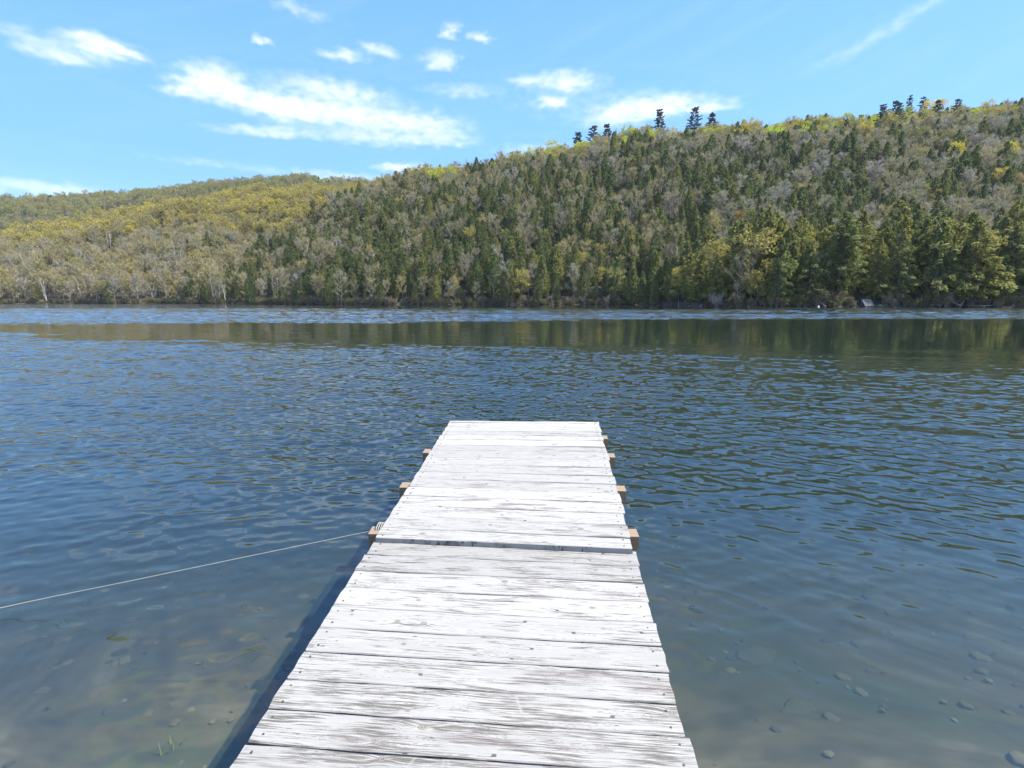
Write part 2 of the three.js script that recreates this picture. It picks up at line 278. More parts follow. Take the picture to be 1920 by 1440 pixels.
function pine(seed, hgt, rad, col = [0.05, 0.068, 0.046], clear = 0.16, tufts = 44) { // tiers of level branches with tufted ends, sky between them
  const R = rngOf(seed), t = new Faces(), f = new Faces(), bark = [0.10, 0.08, 0.07], tiers = Math.round(hgt / 1.5);
  t.limb(V(0, -1, 0), V(0, hgt * 0.6, 0), 0.34, 0.2, bark, 6); t.limb(V(0, hgt * 0.6, 0), V(0.15, hgt * 0.98, 0), 0.2, 0.03, bark, 5);
  for (let i = 0; i < tiers; i++) {
    const y = clear + (1 - clear) * (i + 0.4 * R()) / tiers, nb = 4 + Math.floor(R() * 3), y0 = R() * 6.28;
    for (let b = 0; b < nb; b++) {
      const yaw = y0 + b * 6.283 / nb + R() * 0.5, len = rad * (0.18 + 0.95 * Math.pow(1 - y, 0.8)) * (0.45 + 0.75 * R()), a = V(0, y * hgt, 0), e = a.clone().add(V(Math.cos(yaw) * len, len * lerp(0.02, 0.45, y) - 0.2, Math.sin(yaw) * len));
      t.limb(a, e, 0.07, 0.02, bark, 3);
      for (let k = 0; k < tufts; k++) { const s = 0.35 + 0.7 * R(), c = a.clone().lerp(e, s).add(V((R() - 0.5) * 0.9, (R() - 0.35) * 0.55, (R() - 0.5) * 0.9)), u = turned(R, dirOf(yaw, 0.6), 0.9), z = 0.26 + 0.24 * R(); f.leaf(c, u.clone().multiplyScalar(z), sideOf(R, u).multiplyScalar(z * 0.5), vary(R, col, 0.35)); }
    }
  }
  return [t, f];
}
function skeleton(R, hgt, spread, lean, o) { // a stem with rising limbs that fill a dome; returns the branch ends
  const ends = [], n = o.limbs ?? 13, stemTop = hgt * 0.9, at = (y) => V(lean[0] * y + 0.25 * Math.sin(y * 0.6 + o.ph), y, lean[1] * y + 0.25 * Math.cos(y * 0.5 + o.ph));
  for (let k = 0; k < 5; k++) o.wood.limb(at(k ? stemTop * k / 5 : -0.9), at(stemTop * (k + 1) / 5), o.r * (1 - 0.19 * k), o.r * (1 - 0.19 * (k + 1)), vary(R, o.bark, 0.12), 5);
  for (let i = 0; i < n; i++) {
    const y = hgt * (0.22 + 0.66 * Math.pow((i + 0.5 * R()) / n, 0.85)), yaw = i * 2.4 + R() * 0.8, a = at(y), dome = Math.sqrt(Math.max(0.06, 1 - Math.pow((y / hgt - 0.55) / 0.45, 2))), len = hgt * spread * dome * (0.7 + 0.5 * R());
    const d = dirOf(yaw, lerp(0.45, 1.1, y / hgt)), b = a.clone().addScaledVector(d, len);
    o.wood.limb(a, b, o.r * 0.36, o.r * 0.14, vary(R, o.bark, 0.15), 3); ends.push([b, d, a.clone().lerp(b, 0.6)]);
    const m = 5; for (let k = 0; k < m; k++) { const p = a.clone().lerp(b, 0.35 + 0.55 * k / m + 0.1 * R()), e = turned(R, d, 1.5), q = p.clone().addScaledVector(e, len * (0.5 - 0.05 * k) * (0.6 + 0.6 * R())); o.wood.limb(p, q, o.r * 0.16, o.r * 0.06, vary(R, o.bark, 0.15), 3); ends.push([q, e, p]); }
  }
  ends.push([at(hgt), V(0, 1, 0), at(stemTop)]);
  return ends;
}
function bare(seed, hgt, o = {}) { // leafless hardwood: fan of limbs and a haze of twigs
  const R = rngOf(seed), t = new Faces(), f = new Faces(), bark = o.bark ?? [0.28, 0.26, 0.22], twig = o.twig ?? [0.30, 0.28, 0.225], bud = o.bud;
  const ends = skeleton(R, hgt, o.spread ?? 0.32, [(R() - 0.5) * 0.12, (R() - 0.5) * 0.12], { wood: t, bark, ph: R() * 6, r: 0.15 });
  for (const [b, d, a] of ends) for (let k = 0; k < (o.twigs ?? 20); k++) {
    const c = a.clone().lerp(b, -0.5 + 1.55 * R()), u = turned(R, d.clone().add(V(0, 0.25, 0)).normalize(), 1.9), l = 0.45 + 0.75 * R(), w = 0.03 + 0.025 * R(), v = sideOf(R, u);
    f.tri(c.clone().addScaledVector(v, w), c.clone().addScaledVector(v, -w), c.clone().addScaledVector(u, l * 1.6), vary(R, twig, 0.25));
    if (bud && R() < o.buds) { const e = c.clone().addScaledVector(u, l * (0.6 + 0.8 * R())), z = 0.16 + 0.14 * R(); f.leaf(e, u.clone().multiplyScalar(z), v.multiplyScalar(z * 0.6), vary(R, bud, 0.3)); }
  }
  return [t, f];
}
function leafing(seed, hgt, o = {}) { // young leaves in clumps over a domed crown, limbs showing between
  const R = rngOf(seed), t = new Faces(), f = new Faces(), col = o.col ?? [0.36, 0.33, 0.075];
  const ends = skeleton(R, hgt, o.spread ?? 0.33, [(R() - 0.5) * 0.1, (R() - 0.5) * 0.1], { wood: t, bark: o.bark ?? [0.24, 0.21, 0.175], ph: R() * 6, r: 0.16 });
  for (const [b, d, a] of ends) {
    const k0 = 1 + (R() - 0.5) * 0.3, n = o.leaves ?? 15, puff = 0.75 + 0.5 * R();
    for (let k = 0; k < n; k++) {
      const c = b.clone().add(V((R() - 0.5) * 2.3 * puff, (R() - 0.42) * 1.5 * puff, (R() - 0.5) * 2.3 * puff)), u = turned(R, d, 1.8), z = 0.20 + 0.2 * R();
      f.leaf(c, u.clone().multiplyScalar(z), sideOf(R, u).multiplyScalar(z * 0.65), vary(R, col.map((x) => x * k0), 0.22));
    }
    for (let k = 0; k < 2; k++) { const u = turned(R, d, 1.3), v = sideOf(R, u).multiplyScalar(0.03); f.tri(a.clone().add(v), a.clone().sub(v), a.clone().addScaledVector(u, 1.3), vary(R, [0.2, 0.17, 0.14], 0.2)); }
  }
  return [t, f];
}
function birch(seed, hgt, stems) { // white leaning stems with a thin spray of twigs
  const R = rngOf(seed), t = new Faces(), f = new Faces(), white = [0.62, 0.60, 0.56];
  for (let s = 0; s < stems; s++) {
    const yaw = R() * 6.28, lean = 0.06 + 0.22 * R(), h = hgt * (0.75 + 0.3 * R()); let a = V(Math.cos(yaw) * 0.4 * s, -0.6, Math.sin(yaw) * 0.4 * s), d = dirOf(yaw, Math.PI / 2 - lean), r = 0.10 + 0.04 * R();
    for (let k = 0; k < 6; k++) {
      const b = a.clone().addScaledVector(d, h / 6); t.limb(a, b, r, r * 0.8, vary(R, white, 0.12), 5);
      if (k > 1) for (let q = 0; q < 5; q++) {
        const u = turned(R, d.clone().add(dirOf(R() * 6.28, 0).multiplyScalar(0.7)).normalize(), 0.5), c = a.clone().lerp(b, R()), l = 1.2 + 1.8 * R() * (1.2 - k / 6), e = c.clone().addScaledVector(u, l);
        t.limb(c, e, 0.05, 0.015, vary(R, [0.5, 0.47, 0.43], 0.2), 3);
        for (let m = 0; m < 9; m++) { const u2 = turned(R, u, 1.3), g = c.clone().lerp(e, 0.3 + 0.8 * R()), v = sideOf(R, u2).multiplyScalar(0.028); f.tri(g.clone().add(v), g.clone().sub(v), g.clone().addScaledVector(u2, 0.7 + 0.8 * R()), vary(R, [0.26, 0.22, 0.19], 0.25)); if (R() < 0.3) { const z = 0.14 + 0.1 * R(), w = sideOf(R, u2); f.leaf(g.clone().addScaledVector(u2, 0.7), u2.clone().multiplyScalar(z), w.multiplyScalar(z * 0.6), vary(R, [0.22, 0.23, 0.07], 0.3)); } }
      }
      a = b; r *= 0.8; d = d.clone().add(V((R() - 0.5) * 0.16, 0.05, (R() - 0.5) * 0.16)).normalize();
    }
  }
  return [t, f];
}
function shrub(seed, rad, hgt, col, n = 260, twig = [0.2, 0.17, 0.14]) {
  const R = rngOf(seed), t = new Faces(), f = new Faces();
  for (let i = 0; i < 16; i++) {
    const yaw = R() * 6.28, e = V(Math.cos(yaw) * rad * (0.3 + 0.6 * R()), hgt * (0.55 + 0.4 * R()), Math.sin(yaw) * rad * (0.3 + 0.6 * R()));
    t.limb(V(Math.cos(yaw) * 0.1, -0.4, Math.sin(yaw) * 0.1), e, 0.05, 0.015, vary(R, twig, 0.2), 3);
    for (let k = 0; k < n / 16; k++) { const c = e.clone().multiplyScalar(0.35 + 0.75 * R()).add(V(R() - 0.5, (R() - 0.5) * 0.8, R() - 0.5).multiplyScalar(rad * 0.6)), u = turned(R, V(0, 1, 0), 1.6), z = 0.12 + 0.14 * R(); f.leaf(c, u.clone().multiplyScalar(z), sideOf(R, u).multiplyScalar(z * 0.6), vary(R, col, 0.3)); }
  }
  return [t, f];
}
const barkMat = new THREE.MeshStandardMaterial({ color: 0xffffff, vertexColors: true, flatShading: true, roughness: 1 });
const leafMats = new Map();
function leafMat(tint) { const key = tint.join(); if (!leafMats.has(key)) leafMats.set(key, new THREE.MeshPhysicalMaterial({ color: new THREE.Color(...tint), vertexColors: true, flatShading: true, roughness: 1, specularIntensity: 0.2, transmission: 0.35, thickness: 0, side: THREE.DoubleSide })); return leafMats.get(key); }
const shape = ([t, f], size) => ({ wood: t.geometry(), leaves: f.geometry(), size });

const K = { // kinds: variants (with their built height) and tints
  cedar_tree: { v: [cedar(101, 16, 2.9), cedar(102, 17, 2.5), cedar(103, 14, 3.0), cedar(104, 18, 3.2), cedar(105, 15, 2.7)].map((s, i) => shape(s, [16, 17, 14, 18, 15][i])), tints: [[1, 1, 1], [1.25, 1.18, 1.05], [0.8, 0.86, 0.85], [1.5, 1.32, 1.1]], category: 'conifer', crown: 'crown' },
  hemlock_tree: { v: [hemlock(201, 23, 5.6), hemlock(202, 25, 6.4), hemlock(203, 20, 6.2), hemlock(204, 16, 5.6), hemlock(205, 21, 5.0), hemlock(206, 18, 6.4)].map((s, i) => shape(s, [23, 25, 20, 16, 21, 18][i])), tints: [[1, 1, 1], [1.2, 1.12, 0.95], [0.85, 0.92, 0.9], [1.35, 1.22, 0.9]], category: 'conifer', crown: 'crown' },
  pine_tree: { v: [pine(301, 24, 6.4), pine(302, 22, 5.4), pine(303, 26, 6.0)].map((s, i) => shape(s, [24, 22, 26][i])), tints: [[1, 1, 1], [1.25, 1.2, 1.1], [2.1, 2.0, 1.2]], category: 'pine', crown: 'crown' },
  bare_tree: { v: [bare(401, 15, { bud: [0.26, 0.26, 0.12], buds: 0.3, twigs: 17 }), bare(402, 17, { spread: 0.27, bud: [0.25, 0.26, 0.11], buds: 0.3, twigs: 17 }), bare(403, 14, { spread: 0.42 }), bare(404, 16, { bud: [0.30, 0.26, 0.12], buds: 0.35, twigs: 16 }), bare(405, 15, { bud: [0.32, 0.27, 0.12], buds: 0.5, twigs: 15, spread: 0.36 })].map((s, i) => shape(s, [15, 17, 14, 16, 15][i])), tints: [[1.02, 1, 0.84], [1.1, 1.12, 1.2], [0.85, 0.83, 0.7], [1.2, 1.12, 0.78]], category: 'tree', crown: 'twigs' },
  leafing_tree: { v: [leafing(501, 15), leafing(502, 16, { spread: 0.28 }), leafing(503, 14, { spread: 0.4 }), leafing(504, 15, { leaves: 8 })].map((s, i) => shape(s, [15, 16, 14, 15][i])), tints: [[1.06, 1.0, 1], [0.9, 0.84, 1.1], [0.78, 0.74, 1.2], [1.2, 1.42, 0.8], [1.3, 1.18, 0.9], [0.66, 0.74, 0.95]], category: 'tree', crown: 'crown' },
  birch_tree: { v: [birch(601, 15, 1), birch(602, 14, 3), birch(603, 16, 2), birch(604, 13, 4)].map((s, i) => shape(s, [15, 14, 16, 13][i])), tints: [[1, 1, 1]], category: 'birch', crown: 'twigs' },
  shoreline_shrub: { v: [shrub(701, 1.7, 2.6, [0.15, 0.13, 0.07]), shrub(702, 2.1, 2.2, [0.12, 0.125, 0.045]), shrub(703, 1.5, 3.2, [0.19, 0.16, 0.11])].map((s) => shape(s, 2.6)), tints: [[1, 1, 1], [1.3, 1.2, 1.1], [0.8, 0.85, 0.8]], category: 'shrub', crown: 'foliage' },
};
const protos = new Map();
function treeOf(kind, v, tint) { // a thing with its trunk and crown; later ones are clones
  const key = kind + v + tint.join();
  if (!protos.has(key)) { const g = new THREE.Group(), k = K[kind].v[v]; part(kind === 'shoreline_shrub' ? 'stem' : 'trunk', k.wood, barkMat, g); part(K[kind].crown, k.leaves, leafMat(tint), g); protos.set(key, g); }
  return protos.get(key).clone();
}
function plant(kind, v, tint, [x, y, z], scale, turn, label, group) {
  const o = treeOf(kind, v, tint); o.position.set(x, y, z); o.scale.set(...(Array.isArray(scale) ? scale : [scale, scale, scale])); o.rotation.y = turn;
  o.name = numbered(kind); o.userData = { label, category: K[kind].category }; if (group) o.userData.group = group; scene.add(o); return o;
}

// ---------------------------------------------------------------- the wood: where each tree stands
const wood = Object.fromEntries(Object.keys(K).map((k) => [k, []])), RW = rngOf(2024);
const keepOut = [];   // clearings: [x, z, radius]
const spot = (px, depth) => { let x = (px - 960) / 952 * depth; for (let i = 0; i < 4; i++) x = (px - 960) / 940 * (depth * 0.98651 - (height(x, -depth) + (depth > 220 ? 12 : 0) - EYE) * 0.16372); return V(x, height(x, -depth), -depth); };
const pick = (list) => { let s = list.reduce((a, b) => a + b[1], 0) * RW(); for (const [k, w] of list) if ((s -= w) <= 0) return k; return list[0][0]; };
function add(kind, x, z, size, tint, zone) {
  const y = height(x, z), vs = K[kind].v, v = Math.floor(RW() * vs.length), s = size * (0.8 + 0.4 * RW()) / vs[v].size;
  wood[kind].push({ x, y: y - 0.15, z, v, tint, s: [s * (0.9 + 0.2 * RW()), s, s * (0.9 + 0.2 * RW())], turn: RW() * 6.28, zone, big: size / -z * 0.5 });
}
const inView = (x, z, m = 1.16) => Math.abs(x / z) < 1.02 * m;
const clearings = [[spot(1631, 243), 7], [spot(1628, 168), 3.4]], lane = spot(1631, 243).x / 243; // the cabin looks out through a cut in the trees
for (let z = -150; z > -640; z -= 5.0) for (let x = -640; x < 640; x += 5.0) {
  const X = x + (RW() - 0.5) * 4.6, Z = z + (RW() - 0.5) * 4.6;
  if (!inView(X, Z)) continue;
  const t = slopeAt(X, Z); if (-Z < shoreAt(X) + 0.2 || t > 1.12) continue;
  if (clearings.some(([c, r]) => Math.hypot(X - c.x, Z - c.z) < r)) continue;
  const n = fbm(X * 0.018, Z * 0.02, 3), m = n2b(X * 0.03 + 9, Z * 0.035), d = -Z, onPoint = X > 64 && d < 232 - 10 * m;
  if (onPoint) { // the wooded point: hemlocks
    if (RW() < 0.25 && d > shoreAt(X) + 8) continue;
    if (Math.abs(X / d - lane) < 0.013 && d < 238) continue;
    if (RW() < 0.1) { add('leafing_tree', X, Z, 11 + 8 * RW(), pick([[0, 2], [1, 3], [5, 3]]), 'point'); continue; }
    if (RW() < 0.93) add('hemlock_tree', X, Z, 14 + 12 * Math.pow(RW(), 0.7) - (X < 92 ? 7 * (1 - (X - 64) / 28) : 0), pick([[0, 4], [1, 3], [2, 2], [3, 2]]), 'point'); else add('bare_tree', X, Z, 13 + 4 * RW(), pick([[2, 2], [3, 2]]), 'point');
    continue;
  }
  if (X < -150) { // the low yellow-green hill
    const left = sstep(-150, -260, X);
    const edge = 0.40 + 0.22 * n + 0.08 * m;
    if (t < edge && X > -205 + 60 * n && RW() < 0.5) { add('cedar_tree', X, Z, 12 + 6 * RW(), pick([[0, 3], [1, 3], [2, 1]]), 'low hill'); continue; }
    if (t < edge) { const q = RW(); if (q < 0.62) add('bare_tree', X, Z, 12 + 4 * RW(), pick([[0, 2], [1, 1], [3, 4]]), 'low hill'); else if (q < 0.76) add('birch_tree', X, Z, 12 + 4 * RW(), 0, 'low hill'); else if (q < 0.85) add('leafing_tree', X, Z, 11 + 4 * RW(), pick([[1, 1], [2, 3]]), 'low hill'); else if (q < 0.93) add('cedar_tree', X, Z, 8 + 6 * RW(), pick([[0, 1], [1, 2], [3, 1]]), 'low hill'); continue; }
    const q = RW();
    if (q < 0.70) add('leafing_tree', X, Z, 12 + 5 * RW(), pick([[0, 3.2 + 2 * n], [1, 3], [2, 2.4 - 2 * n], [4, 0.8]]), 'low hill'); else if (q < 0.90) add('bare_tree', X, Z, 12 + 4 * RW(), pick([[0, 1], [3, 3]]), 'low hill'); else if (q < 0.915) add('cedar_tree', X, Z, 11 + 4 * RW(), 2, 'low hill');
    continue;
  }
  // the steep main hillside: conifers below, bare hardwoods between, fresh green along the top
  const right = sstep(60, 240, X), con = clamp(lerp(0.72 - 0.46 * sstep(0.35, 0.85, t + 0.2 * n), 0.52 - 0.2 * sstep(0.3, 0.7, t) , right) + 0.36 * m - 0.12 * sstep(-90, -150, X), 0.04, 0.97);
  const top = sstep(0.62, 0.84, t + 0.2 * n), q = RW();
  if (q < con * (1 - (X < 150 ? 0.8 : 0.45) * top)) { if (RW() < 0.22 && right > 0.2) add('hemlock_tree', X, Z, 14 + 7 * RW(), pick([[0, 2], [2, 4]]), 'hillside'); else add('cedar_tree', X, Z, 8 + 12 * RW(), pick(right > 0.4 ? [[0, 3], [2, 4], [1, 1]] : [[0, 4], [1, 3], [2, 2], [3, 1.2]]), 'hillside'); continue; }
  const q2 = RW();
  if (q2 < 0.74 * top) add('leafing_tree', X, Z, 12 + 5 * RW(), pick([[0, 2.4], [1, 2.5], [2, 1.6], [3, 2.2], [4, right * 1.6]]), 'hillside');
  else if (q2 < 0.74 * top + 0.1) { if (right < 0.7) add('birch_tree', X, Z, 12 + 4 * RW(), 0, 'hillside'); else add('bare_tree', X, Z, 13, 1, 'hillside'); }
  else if (q2 < 0.74 * top + 0.22) add('leafing_tree', X, Z, 10 + 4 * RW(), pick([[0, 0.8], [1, 2], [2, 2], [5, 3]]), 'hillside');
  else add('bare_tree', X, Z, 12 + 5 * RW(), pick(right > 0.3 ? [[0, 2], [1, 3.2], [2, 2], [3, 1]] : [[0, 3], [1, 1.2], [2, 2.2], [3, 2.4]]), 'hillside');
}
for (let z = -700; z > -1150; z -= 8.5) for (let x = -1250; x < 60; x += 8.5) { // the farther hill
  const X = x + (RW() - 0.5) * 8, Z = z + (RW() - 0.5) * 8; if (!inView(X, Z, 1.1) || RW() < 0.12) continue;
  const n = fbm(X * 0.01, Z * 0.01, 3), q = RW() + 0.15 * n;
  if (q < 0.62) add('leafing_tree', X, Z, 15 + 5 * RW(), pick([[2, 2], [5, 3 - X / 400], [1, 1 + Math.max(0, X + 700) / 300]]), 'far hill'); else if (q < 0.88) add('bare_tree', X, Z, 15 + 4 * RW(), pick([[0, 1], [2, 2], [3, 1]]), 'far hill'); else add('cedar_tree', X, Z, 14 + 5 * RW(), 2, 'far hill');
}
for (let x = -420; x < 230; x += 0.95) { // bushes along the water's edge
  const X = x + RW() * 2, Z = -(shoreAt(X) - 0.2 + 2.2 * RW()); if (!inView(X, Z) || RW() < 0.1) continue;
  if (clearings.some(([c, r]) => Math.hypot(X - c.x, Z - c.z) < r)) continue;
  add('shoreline_shrub', X, Z, 1.7 + 2.2 * RW(), pick([[0, 2], [1, 1.5], [2, 2]]), X > 66 ? 'point' : 'shore');
}
// what each look is called
const LOOK = {
  cedar_tree: [['dark green narrow cedar', 'yellowish green narrow cedar', 'blackish green narrow conifer', 'pale olive narrow cedar']],
  hemlock_tree: [['dark green hemlock', 'light green feathery hemlock', 'deep green shaded hemlock', 'yellow-green feathery hemlock']],
  bare_tree: [['grey leafless tree', 'pale silvery leafless tree', 'dark brown leafless tree', 'tan budding tree almost without leaves']],
  leafing_tree: [['yellow-green tree in young leaf', 'muted olive-yellow tree in young leaf', 'tan-olive tree in young leaf', 'bright lime green tree in young leaf', 'golden yellow tree in young leaf', 'greyish olive tree in young leaf']],
  birch_tree: [['white-stemmed birch with thin leafless twigs']],
  shoreline_shrub: [['brownish bush', 'tan bush', 'dull green bush']],
};
const WHERE = { point: 'on the wooded point', 'low hill': 'on the low rounded hill', hillside: 'on the steep wooded hillside', 'far hill': 'on the farther hill behind', shore: 'at the edge of the far shore' };
const FOREST = { cedar_tree: ['cedar_forest', 'dark conifers massed over the wooded hillside', 'forest'], bare_tree: ['bare_forest', 'leafless grey trees massed over the hillside', 'forest'], leafing_tree: ['leafing_forest', 'yellow-green trees in young leaf massed over the hills', 'forest'], birch_tree: ['birch_forest', 'thin white birches scattered through the wood', 'forest'], hemlock_tree: ['hemlock_forest', 'feathery hemlocks massed on the hillside', 'forest'], shoreline_shrub: ['shoreline_thicket', 'low bushes crowded along the far shore', 'thicket'] };
for (const [kind, list] of Object.entries(wood)) {
  list.forEach((o) => { o.rank = (inView(o.x, o.z, 0.99) ? 1 : 0.01) * o.s[1] / -o.z; });
  list.sort((a, b) => b.rank - a.rank);
  const single = list.slice(0, 300), rest = list.slice(300);
  for (const o of single) {
    const label = `${LOOK[kind][0][o.tint]} ${WHERE[o.zone]}`;
    plant(kind, o.v, K[kind].tints[o.tint], [o.x, o.y, o.z], o.s, o.turn, label, label.replace(/^(.*)$/, '$1 (one of many)'));
  }
  if (!rest.length) continue;
  const [name, label, category] = FOREST[kind], g = new THREE.Group(); g.name = name; g.userData = { label, category, kind: 'stuff' }; scene.add(g);
  const m4 = new THREE.Matrix4(), q = new THREE.Quaternion(), up = V(0, 1, 0), white = leafMat([1, 1, 1]);
  K[kind].v.forEach((shp, v) => {
    const mine = rest.filter((o) => o.v === v); if (!mine.length) return;
    const a = new THREE.InstancedMesh(shp.wood, barkMat, mine.length), b = new THREE.InstancedMesh(shp.leaves, white, mine.length);
    a.name = 'trunks'; b.name = 'crowns'; a.userData.kind = b.userData.kind = 'stuff';
    mine.forEach((o, i) => { m4.compose(V(o.x, o.y, o.z), q.setFromAxisAngle(up, o.turn), V(...o.s)); a.setMatrixAt(i, m4); b.setMatrixAt(i, m4); b.setColorAt(i, new THREE.Color(...K[kind].tints[o.tint])); });
    shadows(g.add(a, b));
  });
}
console.log(Object.entries(wood).map(([k, l]) => k + ' ' + l.length).join(', '));

// ---------------------------------------------------------------- trees one would point at
const single = (kind, v, tint, px, depth, size, label, turn = 1, wide = 1) => { const p = spot(px, depth), s = size / K[kind].v[v].size; plant(kind, v, tint, [p.x, p.y - 0.2, p.z], [s * wide, s, s * wide], turn, label); };
const P0 = [1, 1, 1];
single('pine_tree', 1, P0, 1083, 540, 37, 'small dark pine at the end of the ridge pines, beside lime green crowns', 0.3);
single('pine_tree', 0, [1.2, 1.15, 1.1], 1112, 528, 37, 'broad grey-green pine between two small dark ridge pines', 1.2);
single('pine_tree', 1, P0, 1137, 535, 37, 'small dark pine standing right of the broad grey-green ridge pine', 2.3);
single('pine_tree', 2, P0, 1234, 515, 45, 'tall dark pine with a narrow top rising alone from the ridge', 0.7, 0.95);
single('pine_tree', 0, P0, 1301, 525, 42, 'dark double-topped pine high on the ridge above lime green trees', 0.2, 0.95);
single('pine_tree', 1, P0, 1333, 525, 38, 'small dark pine beside the double-topped ridge pine', 4.1);
single('pine_tree', 0, P0, 1675, 500, 37, 'dark pine with rounded top high on the ridge', 3.3, 0.9);
single('pine_tree', 2, P0, 1725, 498, 39, 'tallest open-branched pine standing against the sky', 1.9, 0.85);
single('pine_tree', 1, [1.3, 1.25, 1.2], 1611, 508, 32, 'thin-topped pine poking above the dark ridge conifers', 2.9, 0.8);
single('pine_tree', 2, [1.5, 1.55, 1.35], 1651, 440, 33, 'blue-green tiered spruce, broader one of a close pair', 0.4, 1.05);
single('pine_tree', 0, [1.5, 1.55, 1.35], 1682, 442, 30, 'blue-green tiered spruce, slimmer one of a close pair', 2.2, 0.8);
single('pine_tree', 2, [1.2, 1.25, 1.15], 1703, 476, 30, 'dark pine behind the pair of blue-green spruces', 5.0, 0.7);
single('pine_tree', 1, [1.3, 1.35, 1.3], 1755, 455, 29, 'grey-green tiered pine below golden crowns', 1.0, 0.9);
single('pine_tree', 0, [1.3, 1.35, 1.3], 1792, 455, 28, 'smaller grey-green tiered pine next to a golden crown', 3.0, 0.85);
single('pine_tree', 2, [2.3, 2.6, 1.0], 925, 272, 25, 'light green tiered pine rising at the far shore among cedars', 0.9, 0.9);
single('leafing_tree', 2, [1.3, 1.75, 0.6], 1452, 408, 19, 'vivid lime green tree below the ridge, taller of two', 0.5);
single('leafing_tree', 0, [1.25, 1.5, 0.6], 1512, 402, 17, 'vivid lime green spreading tree below the ridge', 1.4, 1.1);
single('leafing_tree', 1, [1.3, 1.5, 0.7], 1575, 410, 19, 'slim lime green tree below the dark ridge conifers', 2.4, 0.8);
single('leafing_tree', 1, [1.5, 1.4, 0.8], 1790, 345, 22, 'tall yellow tree in blossom standing over the hemlocks', 0.8, 0.9);
single('leafing_tree', 2, [1.5, 1.42, 0.75], 1886, 345, 17, 'rounded yellow tree higher up beside dark conifers', 1.9);
single('leafing_tree', 0, [1.45, 1.3, 0.8], 1878, 312, 15, 'golden tree just above the tallest hemlocks', 2.9, 0.9);
single('leafing_tree', 3, [1.45, 1.35, 0.95], 1341, 284, 14, 'small pale gold tree low on the hill above cedars', 2.2, 0.8);
single('leafing_tree', 1, [1.1, 0.78, 0.9], 1385, 290, 15, 'rusty orange budding tree behind the point', 0.9, 0.8);
single('leafing_tree', 2, [1.5, 1.25, 0.6], 1750, 490, 24, 'golden crown on the skyline beside the open-branched pine', 4.4, 1.2);
single('leafing_tree', 0, [1.2, 1.4, 0.7], 1035, 528, 22, 'domed lime green tree at the lower end of the ridge', 4.0, 1.2);
single('leafing_tree', 1, [1.3, 1.6, 0.6], 1170, 440, 19, 'narrow vivid green tree just below the ridge pines', 3.1, 0.75);
single('bare_tree', 2, [1.25, 1.2, 1.28], 1152, 400, 19, 'large domed grey leafless tree amid hillside conifers', 0.5, 1.25);
single('bare_tree', 2, [1.25, 1.2, 1.28], 1385, 385, 20, 'widest pale grey leafless tree on the hillside', 2.2, 1.25);
single('bare_tree', 0, [1.25, 1.2, 1.28], 1282, 375, 17, 'narrow pale grey leafless tree beside the widest one', 1.1, 0.9);
single('bare_tree', 2, [1.2, 1.14, 1.25], 962, 420, 18, 'grey leafless tree above the dark hillside cedars', 3.6, 1.2);
single('bare_tree', 0, [1.25, 1.2, 1.25], 1160, 345, 17, 'pale leafless tree with tall stems below the domed grey one', 5.0);
single('bare_tree', 2, [1.2, 1.12, 1.28], 1640, 330, 18, 'grey-violet leafless tree standing above the hemlocks', 1.0, 1.1);

